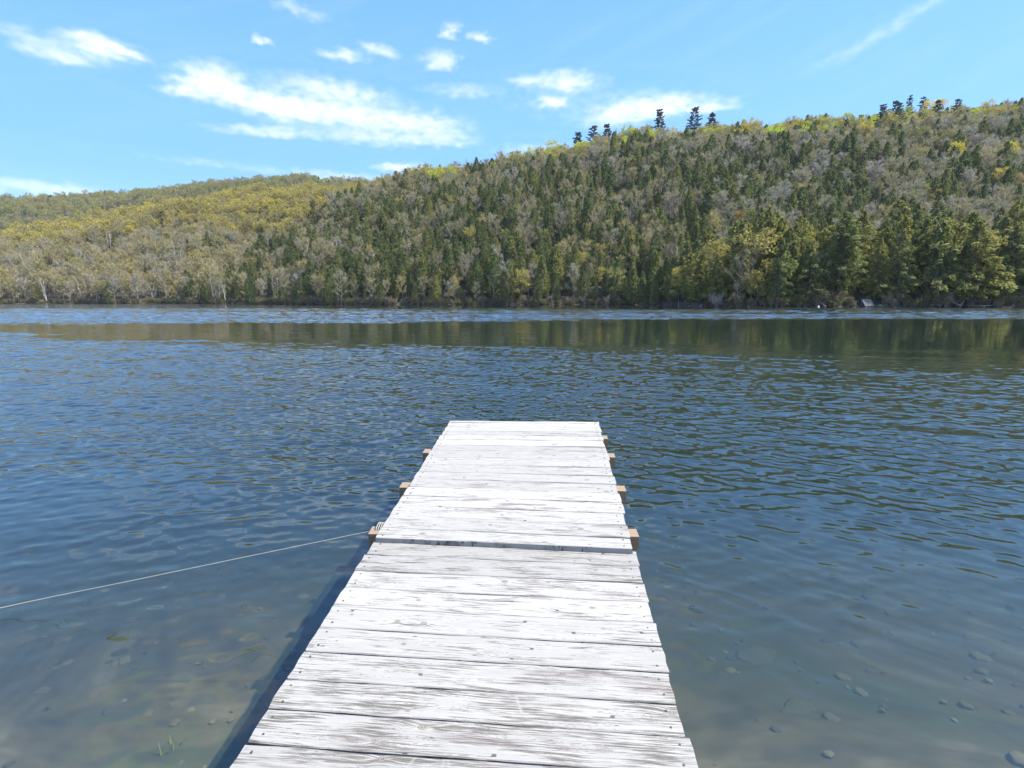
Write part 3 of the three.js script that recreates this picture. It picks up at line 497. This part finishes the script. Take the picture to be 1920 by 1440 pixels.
// ---------------------------------------------------------------- things along the far shore
{
  const R = rngOf(808);
  const stone = (r, seed) => { const g = smooth(new THREE.IcosahedronGeometry(r, 3)), p = g.attributes.position, o = seed * 7.3; for (let i = 0; i < p.count; i++) { const v = V(p.getX(i), p.getY(i), p.getZ(i)), k = 1 + 0.22 * n2(v.x / r * 0.9 + o, v.y / r * 0.9 + v.z / r * 0.8) + 0.08 * n2b(v.x / r * 2.5 + o, v.z / r * 2.5 - v.y / r); p.setXYZ(i, v.x * k, v.y * k * 0.62, v.z * k); } g.computeVertexNormals(); return g; };
  const rocks = [0, 1, 2, 3].map((k) => stone(1, k + 1)), greys = [[0.17, 0.155, 0.135], [0.11, 0.10, 0.085], [0.25, 0.235, 0.21]].map((c) => new THREE.MeshStandardMaterial({ color: new THREE.Color(...c), roughness: 0.95 }));
  for (let i = 0; i < 60; i++) {
    const x = -330 + 520 * R(), z = -(shoreAt(x) + 0.2 + 0.8 * R()); if (!inView(x, z, 1.0)) continue;
    const m = new THREE.Mesh(rocks[i % 4], greys[i % 3]), s = 0.3 + 0.6 * R() * R(); m.name = 'shore_rock'; m.position.set(x, Math.max(height(x, z), 0) + s * 0.1, z); m.scale.set(s * 1.3, s, s); m.rotation.y = R() * 6;
    tag(m, ['mid grey', 'dark grey', 'pale grey'][i % 3] + ' boulder at the water edge of the far shore', 'rock', 'boulders along the far shore, ' + ['mid grey', 'dark grey', 'pale grey'][i % 3]);
  }
  const logMat = new THREE.MeshStandardMaterial({ color: new THREE.Color(0.20, 0.175, 0.145), roughness: 0.9 });
  const log = (a, b, r, label, group) => { // a fallen trunk with its stub branches
    const f = new Faces(), steps = 6; let p = a.clone(); for (let k = 1; k <= steps; k++) { const q = a.clone().lerp(b, k / steps).add(V(0, 0.12 * n2(k, r * 50), 0.1 * n2b(k, r * 30))); f.limb(p, q, r * (1 - 0.6 * (k - 1) / steps), r * (1 - 0.6 * k / steps), [1, 1, 1], 7); if (k > 2) f.limb(q, q.clone().add(V((R() - 0.5) * 1.2, 0.5 + R(), (R() - 0.5) * 1.2)), 0.05, 0.01, [1, 1, 1], 3); p = q; }
    const g = f.geometry(); g.computeVertexNormals(); const m = new THREE.Mesh(g, logMat); m.name = 'fallen_log'; return tag(m, label, 'log', group);
  };
  const base = (px, depth, y = 0.15) => { const p = spot(px, depth); return V(p.x, Math.max(y, p.y + y), p.z); };
  log(base(1548, 165.4, 0.1), base(1518, 170.5, 2.7), 0.22, 'leaning dead trunk sloping down to the water between hemlocks');
  log(base(1802, 161.2, 0.3), base(1778, 163.6, 1.7), 0.24, 'short leaning dead trunk on the bare bank of the point');
  log(base(1800, 162.0, 0.2), base(1806, 164.2, 2.0), 0.22, 'upright broken snag crossing the leaning trunk');
  log(base(1860, 160.8, 0.2), base(1815, 161.6, 0.3), 0.2, 'long log lying flat on the bare bank');
  for (let i = 0; i < 16; i++) { const x = -240 + i * 20 + 8 * R(), s = shoreAt(x), lx = (R() - 0.5) * 7; log(V(x, 0.25, -(s + 0.2)), V(x + lx, 1.2 + 1.6 * R(), -(s + 3.2)), 0.15, 'bleached driftwood trunk at the foot of the far shore trees', 'driftwood along the far shore'); }
  // pale flowering bush at the tip of the point
  const bush = shape(shrub(777, 2.6, 4.2, [0.24, 0.23, 0.21], 700, [0.2, 0.18, 0.16]), 4), g = thing('flowering_bush', 'pale grey-white flowering bush at the tip of the wooded point', 'bush');
  part('stem', bush.wood, barkMat, g); part('foliage', bush.leaves, leafMat([1, 1, 1]), g); g.position.copy(base(1343, 176, -0.1)); shadows(g);
  // mooring buoy
  const pts = [[0, -0.3], [0.2, -0.26], [0.3, -0.12], [0.33, 0.05], [0.28, 0.22], [0.14, 0.34], [0.06, 0.37], [0.06, 0.46], [0, 0.47]].map(([x, y]) => new THREE.Vector2(x, y));
  const buoy = new THREE.Mesh(new THREE.LatheGeometry(pts, 20), new THREE.MeshStandardMaterial({ color: new THREE.Color(0.82, 0.82, 0.8), roughness: 0.4 })); buoy.name = 'mooring_buoy'; buoy.position.set(98.2, 0.1, -162.5); buoy.scale.setScalar(0.75);
  tag(buoy, 'small round white buoy floating just off the wooded point', 'buoy');
  // landing ramp of grey boards
  const ramp = thing('landing_ramp', 'weathered grey board ramp coming down to the water between hemlock trunks', 'ramp'), grey = new THREE.MeshStandardMaterial({ color: new THREE.Color(0.20, 0.18, 0.16), roughness: 0.9 });
  const rp = spot(1628, 166.2); ramp.position.set(rp.x, 0, rp.z); ramp.rotation.y = 0.12;
  const bd = new THREE.BoxGeometry(3.3, 0.06, 0.27);
  for (let k = 0; k < 11; k++) { const m = part('board', bd, grey, ramp); m.position.set(k * 0.07, 0.30 + k * 0.215, -k * 0.24 + 0.6); m.rotation.x = 0.72; }
  for (const s of [-1.45, 1.45]) { const m = part('stringer', new THREE.BoxGeometry(0.1, 0.2, 3.5), grey, ramp); m.position.set(s + 0.35, 1.22, -0.6); m.rotation.x = 0.72; }
  for (const s of [-1.3, 1.9]) { const m = part('post', new THREE.BoxGeometry(0.12, 2.6, 0.12), grey, ramp); m.position.set(s + 0.2, 0.9, -1.6); }
  // white cabin behind the hemlocks
  const cab = thing('white_cabin', 'white cabin glimpsed through the hemlock crowns', 'cabin'), white = new THREE.MeshStandardMaterial({ color: new THREE.Color(0.80, 0.80, 0.77), roughness: 0.7 }), roofMat = new THREE.MeshStandardMaterial({ color: new THREE.Color(0.12, 0.12, 0.12), roughness: 0.9 }), glass = new THREE.MeshStandardMaterial({ color: new THREE.Color(0.03, 0.035, 0.04), roughness: 0.08 });
  const cp = spot(1631, 243); cab.position.set(cp.x, cp.y, cp.z); cab.rotation.y = -0.2;
  const lift = 1.0;
  const gable = new THREE.Shape([[-4.2, 0], [4.2, 0], [4.2, lift + 2.6], [0, lift + 4.6], [-4.2, lift + 2.6]].map(([x, y]) => new THREE.Vector2(x, y)));
  const wg = new THREE.ExtrudeGeometry(gable, { depth: 7, bevelEnabled: false }); wg.translate(0, -1.5, -3.5); part('wall', wg, white, cab);
  for (const s of [-1, 1]) { const m = part('roof', new THREE.BoxGeometry(5.2, 0.16, 8), roofMat, cab); m.position.set(s * 2.33, lift + 2.2, 0); m.rotation.z = -s * Math.atan(2 / 4.2); }
  for (const wx of [-2.3, 2.3]) { const w = part('window', new THREE.BoxGeometry(1.3, 1.2, 0.12), white, cab); w.position.set(wx, lift - 0.2, 3.54); const pane = part('pane', new THREE.BoxGeometry(1.1, 1.0, 0.04), glass, w); pane.position.z = 0.055; }
  const door = part('door', new THREE.BoxGeometry(0.95, 2.0, 0.1), roofMat, cab); door.position.set(0, lift - 0.4, 3.52);
}

// ---------------------------------------------------------------- the dock
const DOCK_DIR = V(0.07926, 0.07819, -0.99378).normalize(), DOCK_RIGHT = DOCK_DIR.clone().cross(V(0, 1, 0)).normalize(), DOCK_UP = DOCK_RIGHT.clone().cross(DOCK_DIR);
const dockTurn = new THREE.Quaternion().setFromRotationMatrix(new THREE.Matrix4().makeBasis(DOCK_RIGHT, DOCK_UP, DOCK_DIR.clone().negate()));
const dockFoot = V(0, EYE, 0).addScaledVector(DOCK_UP, -1.6);
const STRIPS = 16, PW = 1024, PH = 128, LEN = 1.56, WID = 0.15;
function plankAtlas(first, grey) { // weathered boards: bleached faces, dark grain, stains, knots, scuffs
  const colour = new Uint8Array(PW * PH * STRIPS * 4), relief = new Uint8Array(PW * PH * STRIPS * 4), enc = (c) => clamp(Math.round((c <= 0.0031308 ? 12.92 * c : 1.055 * Math.pow(c, 1 / 2.4) - 0.055) * 255), 0, 255);
  for (let b = 0; b < STRIPS; b++) {
    const R = rngOf(9000 + first + b), ox = R() * 500, oy = R() * 500, g0 = grey(first + b), stainAt = R(), tone0 = R() * 2 - 1, stainW = R() < 0.45 ? 1 : 0.2;
    const knots = Array.from({ length: 1 + Math.floor(R() * 3) }, () => [R() * LEN, WID * (0.15 + 0.7 * R()), 0.007 + 0.012 * R() * R() * 1.4]);
    const scuffs = Array.from({ length: Math.floor(R() * 4) }, () => [R() * LEN, (R() - 0.5) * 1.2, 0.005 + 0.004 * R(), 0.3 + 0.5 * R()]);
    const nails = [];
    for (let j = 0; j < PH; j++) for (let i = 0; i < PW; i++) {
      const s = i / PW * LEN, w = j / PH * WID; let g = w + 0.004 * n2(s * 1.3 + ox, w * 9 + oy) + 0.0016 * n2(s * 5 + ox, w * 22), kn = 0, ring = 0;
      for (const [ks, kw, kr] of knots) { const dx = (s - ks) * 0.6, dy = w - kw, q = Math.hypot(dx, dy); g += Math.sign(dy) * kr * 0.9 * Math.exp(-(q * q) / (kr * kr * 6)); if (q < kr) { kn = Math.max(kn, sstep(kr, kr * 0.55, q)); ring = Math.sin(q / kr * 16 + 2 * n2(s * 60, w * 60)); } }
      const lines = 0.5 * n2(s * 1.8 + ox, g * 95 + oy) + 0.5 * n2(s * 4.5 + ox, g * 210) + 0.4 * n2(s * 13 + ox, g * 420 + oy);
      const patch = fbm(s * 2.1 + ox, w * 13 + oy, 4, 0.55, n2b), speck = n2b(s * 260 + ox, w * 420 + oy);
      let dark = sstep(0.1, 0.85, 0.85 * lines * (0.6 + 0.5 * sstep(-0.4, 0.3, patch)) + 0.72 * patch + 0.3 * speck + g0 - 0.05);
      const crack = Math.abs(n2(s * 0.7 + ox, g * 46 + oy * 2)) < 0.022 && n2b(s * 1.9 + ox, w * 20) > 0.1 ? 1 : 0;
      const stain = stainW * sstep(0.25, 0.75, fbm(s * 1.5 + ox + 50, w * 11 + oy, 3) + 0.35 - 1.4 * Math.abs(s / LEN - stainAt)) * (0.55 + 0.45 * lines);
      for (const [cs, sl, sw, len] of scuffs) { const at = cs + (w - 0.07) * sl, q = Math.abs(s - at); if (q < sw && w < WID * (0.2 + len)) dark *= 0.62 + 0.3 * speck; }
      const edge = sstep(0.009, 0.002, Math.min(w, WID - w)) * (0.5 + 0.35 * lines + 0.3 * speck); // grime along the arrises, deepened as painted shade for board sides and step riser
      const lite = 0.285 + 0.05 * patch + 0.03 * speck + 0.035 * tone0;
      let c = [lerp(lite, 0.092, dark), lerp(lite * 0.965, 0.084, dark), lerp(lite * 0.90, 0.073, dark)];
      const into = (col, a) => { c = c.map((x, k) => lerp(x, col[k], clamp(a, 0, 1))); };
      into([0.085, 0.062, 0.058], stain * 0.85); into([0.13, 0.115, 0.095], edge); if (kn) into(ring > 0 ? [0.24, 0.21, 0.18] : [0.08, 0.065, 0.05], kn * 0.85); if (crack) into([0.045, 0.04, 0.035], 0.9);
      const o = ((b * PH + j) * PW + i) * 4, h = clamp(0.6 - 0.28 * dark - 0.16 * lines - 0.45 * crack + 0.05 * speck, 0, 1);
      colour[o] = enc(c[0]); colour[o + 1] = enc(c[1]); colour[o + 2] = enc(c[2]); colour[o + 3] = 255; relief[o] = relief[o + 1] = relief[o + 2] = h * 255; relief[o + 3] = 255;
    }
  }
  const make = (d, srgb) => { const t = new THREE.DataTexture(d, PW, PH * STRIPS); t.magFilter = THREE.LinearFilter; t.minFilter = THREE.LinearMipmapLinearFilter; t.generateMipmaps = true; if (srgb) t.colorSpace = THREE.SRGBColorSpace; t.needsUpdate = true; return t; };
  return new THREE.MeshStandardMaterial({ map: make(colour, true), bumpMap: make(relief, false), bumpScale: 0.0016, roughness: 0.82 });
}
const greyness = (k) => [0.40, 0.38, 0.40, 0.24, 0.04, -0.02, 0.12, 0.16, 0.20, 0.22, 0.06, 0.02, 0.06, 0.12, 0.02, -0.04][k] ?? -0.08 + 0.09 * Math.sin(k * 2.3);
const plankMats = [plankAtlas(0, greyness), plankAtlas(16, greyness)];
function plankShape(k, len, wid, thick) { // chamfered, slightly wavy board; k picks its strip of the atlas
  const R = rngOf(500 + k), N = 26, c = 0.0035, prof = [[-wid / 2, -thick + c], [-wid / 2, -c], [-wid / 2 + c, 0], [-wid / 6, 0.001], [wid / 6, 0.001], [wid / 2 - c, 0], [wid / 2, -c], [wid / 2, -thick + c], [wid / 2 - c, -thick], [-wid / 2 + c, -thick]];
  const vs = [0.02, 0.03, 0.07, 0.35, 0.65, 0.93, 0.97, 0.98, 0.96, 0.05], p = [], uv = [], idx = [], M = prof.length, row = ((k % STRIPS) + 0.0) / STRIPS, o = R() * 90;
  for (let i = 0; i <= N; i++) for (let j = 0; j < M; j++) {
    const x = -len / 2 + len * i / N, [z, y] = prof[j], rag = i === 0 || i === N ? (R() - 0.5) * 0.006 : 0, wob = 0.0022 * n2(x * 3 + o, j < 4 ? 1 : 9), warp = 0.0025 * n2b(x * 1.2 + o, z * 4);
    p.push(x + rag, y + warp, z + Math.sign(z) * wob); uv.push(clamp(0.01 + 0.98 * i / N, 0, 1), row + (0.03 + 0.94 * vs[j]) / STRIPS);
  }
  for (let i = 0; i < N; i++) for (let j = 0; j < M; j++) { const a = i * M + j, b = i * M + (j + 1) % M, d = a + M, e = b + M; idx.push(a, b, d, b, e, d); }
  for (let j = 1; j < M - 1; j++) { idx.push(0, j + 1, j); idx.push(N * M, N * M + j, N * M + j + 1); }
  const g = new THREE.BufferGeometry(); g.setAttribute('position', new THREE.BufferAttribute(new Float32Array(p), 3)); g.setAttribute('uv', new THREE.BufferAttribute(new Float32Array(uv), 2)); g.setIndex(idx);
  const flat = g.toNonIndexed(); flat.computeVertexNormals();
  return flat;
}
const nailGeo = new THREE.CylinderGeometry(0.0042, 0.0042, 0.003, 8), nailMat = new THREE.MeshStandardMaterial({ color: new THREE.Color(0.10, 0.085, 0.075), roughness: 0.7, metalness: 0.6 });
const beamTex = tex(256, 256, (i, j) => { const a = fbm(i * 0.012, j * 0.22, 4), b = n2b(i * 0.05, j * 0.9); const s = 1 + 0.45 * a + 0.25 * b; return [0.215 * s, 0.16 * s, 0.105 * s]; });
const beamMat = new THREE.MeshStandardMaterial({ map: beamTex, roughness: 0.9 });
let strip = 0;
function planks(dock, edges, x0, x1, thick) { // edges: [distance at the one side, at the other], boards lie between
  for (let i = 0; i + 1 < edges.length; i++) {
    const R = rngOf(60 + strip), [la, ra] = edges[i], [lb, rb] = edges[i + 1], gap = 0.0025 + 0.0045 * R(), wid = ((lb - la) + (rb - ra)) / 2 - gap, len = x1 - x0 + (R() - 0.5) * 0.016;
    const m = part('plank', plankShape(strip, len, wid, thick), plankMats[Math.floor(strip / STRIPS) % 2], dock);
    m.position.set((x0 + x1) / 2 + (R() - 0.5) * 0.012, (R() - 0.5) * 0.003, -(la + lb + ra + rb) / 4); m.rotation.y = Math.atan(((la + lb) / 2 - (ra + rb) / 2) / (x0 - x1)) ;
    for (const s of [-1, 1]) for (const q of [-1, 1]) { const n = part('nail_head', nailGeo, nailMat, m); n.position.set(s * (len / 2 - 0.035 - 0.01 * R()), 0.0015, q * wid * (0.24 + 0.06 * R())); }
    strip++;
  }
}
function beam(dock, a, x0, x1, top, skew) { const m = new THREE.Mesh(new THREE.BoxGeometry(x1 - x0, 0.09, 0.09), beamMat); m.name = 'crossbeam'; m.castShadow = m.receiveShadow = true; m.position.set((x0 + x1) / 2, top - 0.045, -a); m.rotation.y = skew; dock.add(m); return m; }
function legs(dock, list) { // square posts down into the lake floor, upright in the world
  const back = dockTurn.clone().invert();
  for (const [x, a, top] of list) { const w = V(x, top, -a).applyQuaternion(dockTurn).add(dockFoot), bottom = lakebed(w.x, w.z) - 0.4, h = w.y - bottom, m = part('post', new THREE.BoxGeometry(0.09, h, 0.09), beamMat, dock); m.quaternion.copy(back); m.position.copy(V(w.x, w.y - h / 2, w.z).sub(dockFoot).applyQuaternion(back)); }
}
{
  const nearDock = thing('dock_section', 'low weathered plank dock section ending at the small step', 'dock');
  nearDock.position.copy(dockFoot); nearDock.quaternion.copy(dockTurn);
  const nearEdges = [[2.572, 2.566], [2.430, 2.424], [2.283, 2.279], [2.138, 2.129], [1.997, 1.987], [1.857, 1.848], [1.715, 1.706], [1.571, 1.561], [1.433, 1.427], [1.294, 1.294]];
  for (let k = 1; k < 22; k++) nearEdges.push([1.294 - 0.1415 * k, 1.294 - 0.1415 * k]);
  nearEdges.reverse(); strip = 0;
  // boards nearest the eye take the greyer strips
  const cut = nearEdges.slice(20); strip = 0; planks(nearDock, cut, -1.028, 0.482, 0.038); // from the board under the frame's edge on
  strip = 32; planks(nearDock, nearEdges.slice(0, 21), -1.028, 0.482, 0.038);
  for (const a of [2.42, 1.8, 1.2, 0.6, 0, -0.6, -1.2]) beam(nearDock, a, -1.0, 0.455, -0.039, 0);
  for (const x of [-0.92, 0.375]) { const m = part('stringer', new THREE.BoxGeometry(0.04, 0.14, 4.1), beamMat, nearDock); m.position.set(x, -0.199, -0.52); }
  legs(nearDock, [[-0.94, 2.33, -0.13], [0.4, 2.33, -0.13], [-0.94, 0.69, -0.13], [0.4, 0.69, -0.13]]);
  shadows(nearDock);

  const farDock = thing('dock_section', 'raised weathered plank dock section reaching into the lake with beam ends jutting out', 'dock');
  farDock.position.copy(dockFoot); farDock.quaternion.copy(dockTurn);
  const lift = 0.034, f = new THREE.Group();
  const farEdges = [[2.556, 2.530], [2.665, 2.651], [2.813, 2.795], [2.949, 2.941], [3.096, 3.090], [3.234, 3.222], [3.378, 3.366], [3.497, 3.513], [3.640, 3.664], [3.780, 3.822], [3.938, 3.972], [4.062, 4.112], [4.212, 4.258], [4.326, 4.380], [4.430, 4.500], [4.560, 4.625], [4.690, 4.745], [4.742, 4.795]];
  strip = 10;
  const before = farDock.children.length;
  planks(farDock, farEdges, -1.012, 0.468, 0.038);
  for (const m of farDock.children.slice(before)) m.position.y += lift;
  // two big joints of the same row of boards: the outermost one is a narrow fascia strip
  for (const [a, x0, x1, k] of [[2.735, -1.098, 0.532, 0.05], [3.36, -1.098, 0.542, 0.03], [4.015, -1.098, 0.54, 0], [4.46, -1.0, 0.525, 0]]) beam(farDock, a, x0, x1, lift - 0.039, k);
  for (const x of [-0.92, 0.375]) { const m = part('stringer', new THREE.BoxGeometry(0.04, 0.14, 2.1), beamMat, farDock); m.position.set(x, lift - 0.199, -3.68); }
  legs(farDock, [[-0.95, 3.28, -0.1], [0.41, 3.28, -0.1], [-0.95, 4.38, -0.1], [0.41, 4.38, -0.1]]);
  shadows(farDock);

  // mooring line from the first beam end out to a stake on the bank
  const start = V(-1.075, lift - 0.06, -2.735).applyQuaternion(dockTurn).add(dockFoot), low = V(-3.21, 0.05, -2.87), far = V(-9.5, 0.35, 3.4), pts = [];
  const curve = new THREE.CatmullRomCurve3([start, start.clone().lerp(low, 0.33).add(V(0, -0.012, -0.03)), start.clone().lerp(low, 0.67).add(V(0, -0.012, -0.03)), low, V(-4.6, 0.05, -2.0), V(-7, 0.12, 0.6), far]);
  const rope = new THREE.TubeGeometry(curve, 160, 0.0024, 6), ropeTex = tex(64, 64, (i, j) => { const s = 0.72 + 0.28 * Math.sin((i + j) / 64 * 2 * Math.PI * 2); return [0.40 * s, 0.39 * s, 0.32 * s]; }, true, [420, 1]);
  const line = thing('mooring_rope', 'thin pale yellow rope stretched low over the water from the dock', 'rope'), rm = new THREE.MeshStandardMaterial({ map: ropeTex, roughness: 0.9 });
  part('line', rope, rm, line);
  for (let k = 0; k < 3; k++) { const ring = part('loop', new THREE.TorusGeometry(0.067, 0.003, 6, 24), rm, line); ring.position.copy(V(-1.06 + k * 0.013, lift - 0.084, -2.735).applyQuaternion(dockTurn).add(dockFoot)); ring.quaternion.copy(dockTurn); ring.rotateY(Math.PI / 2); }
  const stake = new THREE.Mesh(new THREE.CylinderGeometry(0.035, 0.03, 1.2, 8), beamMat); stake.name = 'rope_stake'; stake.position.set(-9.5, 0.3, 3.4);
  tag(stake, 'wooden stake on the bank holding the end of the rope', 'stake');
}

// ---------------------------------------------------------------- lake floor: stones and gravel
{
  const R = rngOf(4711), mk = (k) => { const g = smooth(new THREE.IcosahedronGeometry(1, 4)), p = g.attributes.position, o = k * 5.7; for (let i = 0; i < p.count; i++) { const x = p.getX(i), y = p.getY(i), z = p.getZ(i), s = 1 + 0.25 * n2(x * 0.9 + o, y + z * 0.8) + 0.07 * n2b(x * 3 + o, z * 3 - y); p.setXYZ(i, x * s, Math.tanh(y * s * 1.3) * 0.45, z * s); } g.computeVertexNormals(); return g; };
  const shapes = [1, 2, 3, 4].map(mk), tones = [[0.10, 0.082, 0.06], [0.075, 0.065, 0.05], [0.125, 0.10, 0.075], [0.08, 0.075, 0.048]].map((c) => new THREE.MeshStandardMaterial({ color: new THREE.Color(...c), roughness: 1 })), words = ['brown', 'dark brown', 'pale tan', 'olive'];
  for (let i = 0; i < 24; i++) {
    const side = i % 2 ? 1 : -1, x = side * (1.0 + 4.2 * R()) + (side > 0 ? 0.2 : -0.9), z = -1.6 - 4.2 * R(), s = 0.05 + 0.09 * R(), m = new THREE.Mesh(shapes[i % 4], tones[(i >> 1) % 4]);
    m.name = 'submerged_stone'; m.position.set(x, lakebed(x, z) - s * 0.16, z); m.scale.set(s * (1 + 0.5 * R()), s * 0.8, s); m.rotation.y = R() * 6.28;
    const l = words[(i >> 1) % 4] + ' stone under the shallow water ' + (side < 0 ? 'on the rope side of the dock' : 'across the dock from the rope'); tag(m, l, 'stone', l);
  }
  const gravel = new THREE.InstancedMesh(shapes[2], tones[0], 2600), m4 = new THREE.Matrix4(), q = new THREE.Quaternion();
  for (let i = 0; i < 2600; i++) { const x = (R() - 0.5) * 16, z = 0.5 - 9 * R(), s = 0.012 + 0.035 * R() * R() * R() * 2; m4.compose(V(x, lakebed(x, z) - s * 0.1, z), q.setFromAxisAngle(V(0, 1, 0), R() * 6.28), V(s * 1.3, s, s)); gravel.setMatrixAt(i, m4); const k = 0.5 + 1.1 * R(); gravel.setColorAt(i, new THREE.Color(k, k * (0.95 + 0.1 * R()), k)); }
  gravel.name = 'lakebed_gravel'; gravel.userData = { kind: 'stuff', label: 'small gravel strewn over the shallow lake floor', category: 'gravel' }; gravel.castShadow = gravel.receiveShadow = true; scene.add(gravel);
  const w = new Faces(), RR = rngOf(31); // water weed
  for (let i = 0; i < 26; i++) { const x = -1.6 - 3.4 * RR(), z = -1.8 - 5 * RR(), y = lakebed(x, z); for (let k = 0; k < 7; k++) { const u = turned(RR, V(0, 1, 0), 1.3), v = sideOf(RR, u).multiplyScalar(0.006), a = V(x + (RR() - 0.5) * 0.08, y, z + (RR() - 0.5) * 0.08); w.tri(a.clone().add(v), a.clone().sub(v), a.clone().addScaledVector(u, 0.03 + 0.06 * RR()), vary(RR, [0.22, 0.26, 0.07], 0.4)); } }
  const weed = new THREE.Mesh(w.geometry(), leafMat([1, 1, 1])); weed.name = 'water_weed'; weed.userData = { kind: 'stuff', label: 'sparse yellow-green water weed on the lake floor', category: 'weed' }; scene.add(weed);
}
renderer.render(scene, camera);
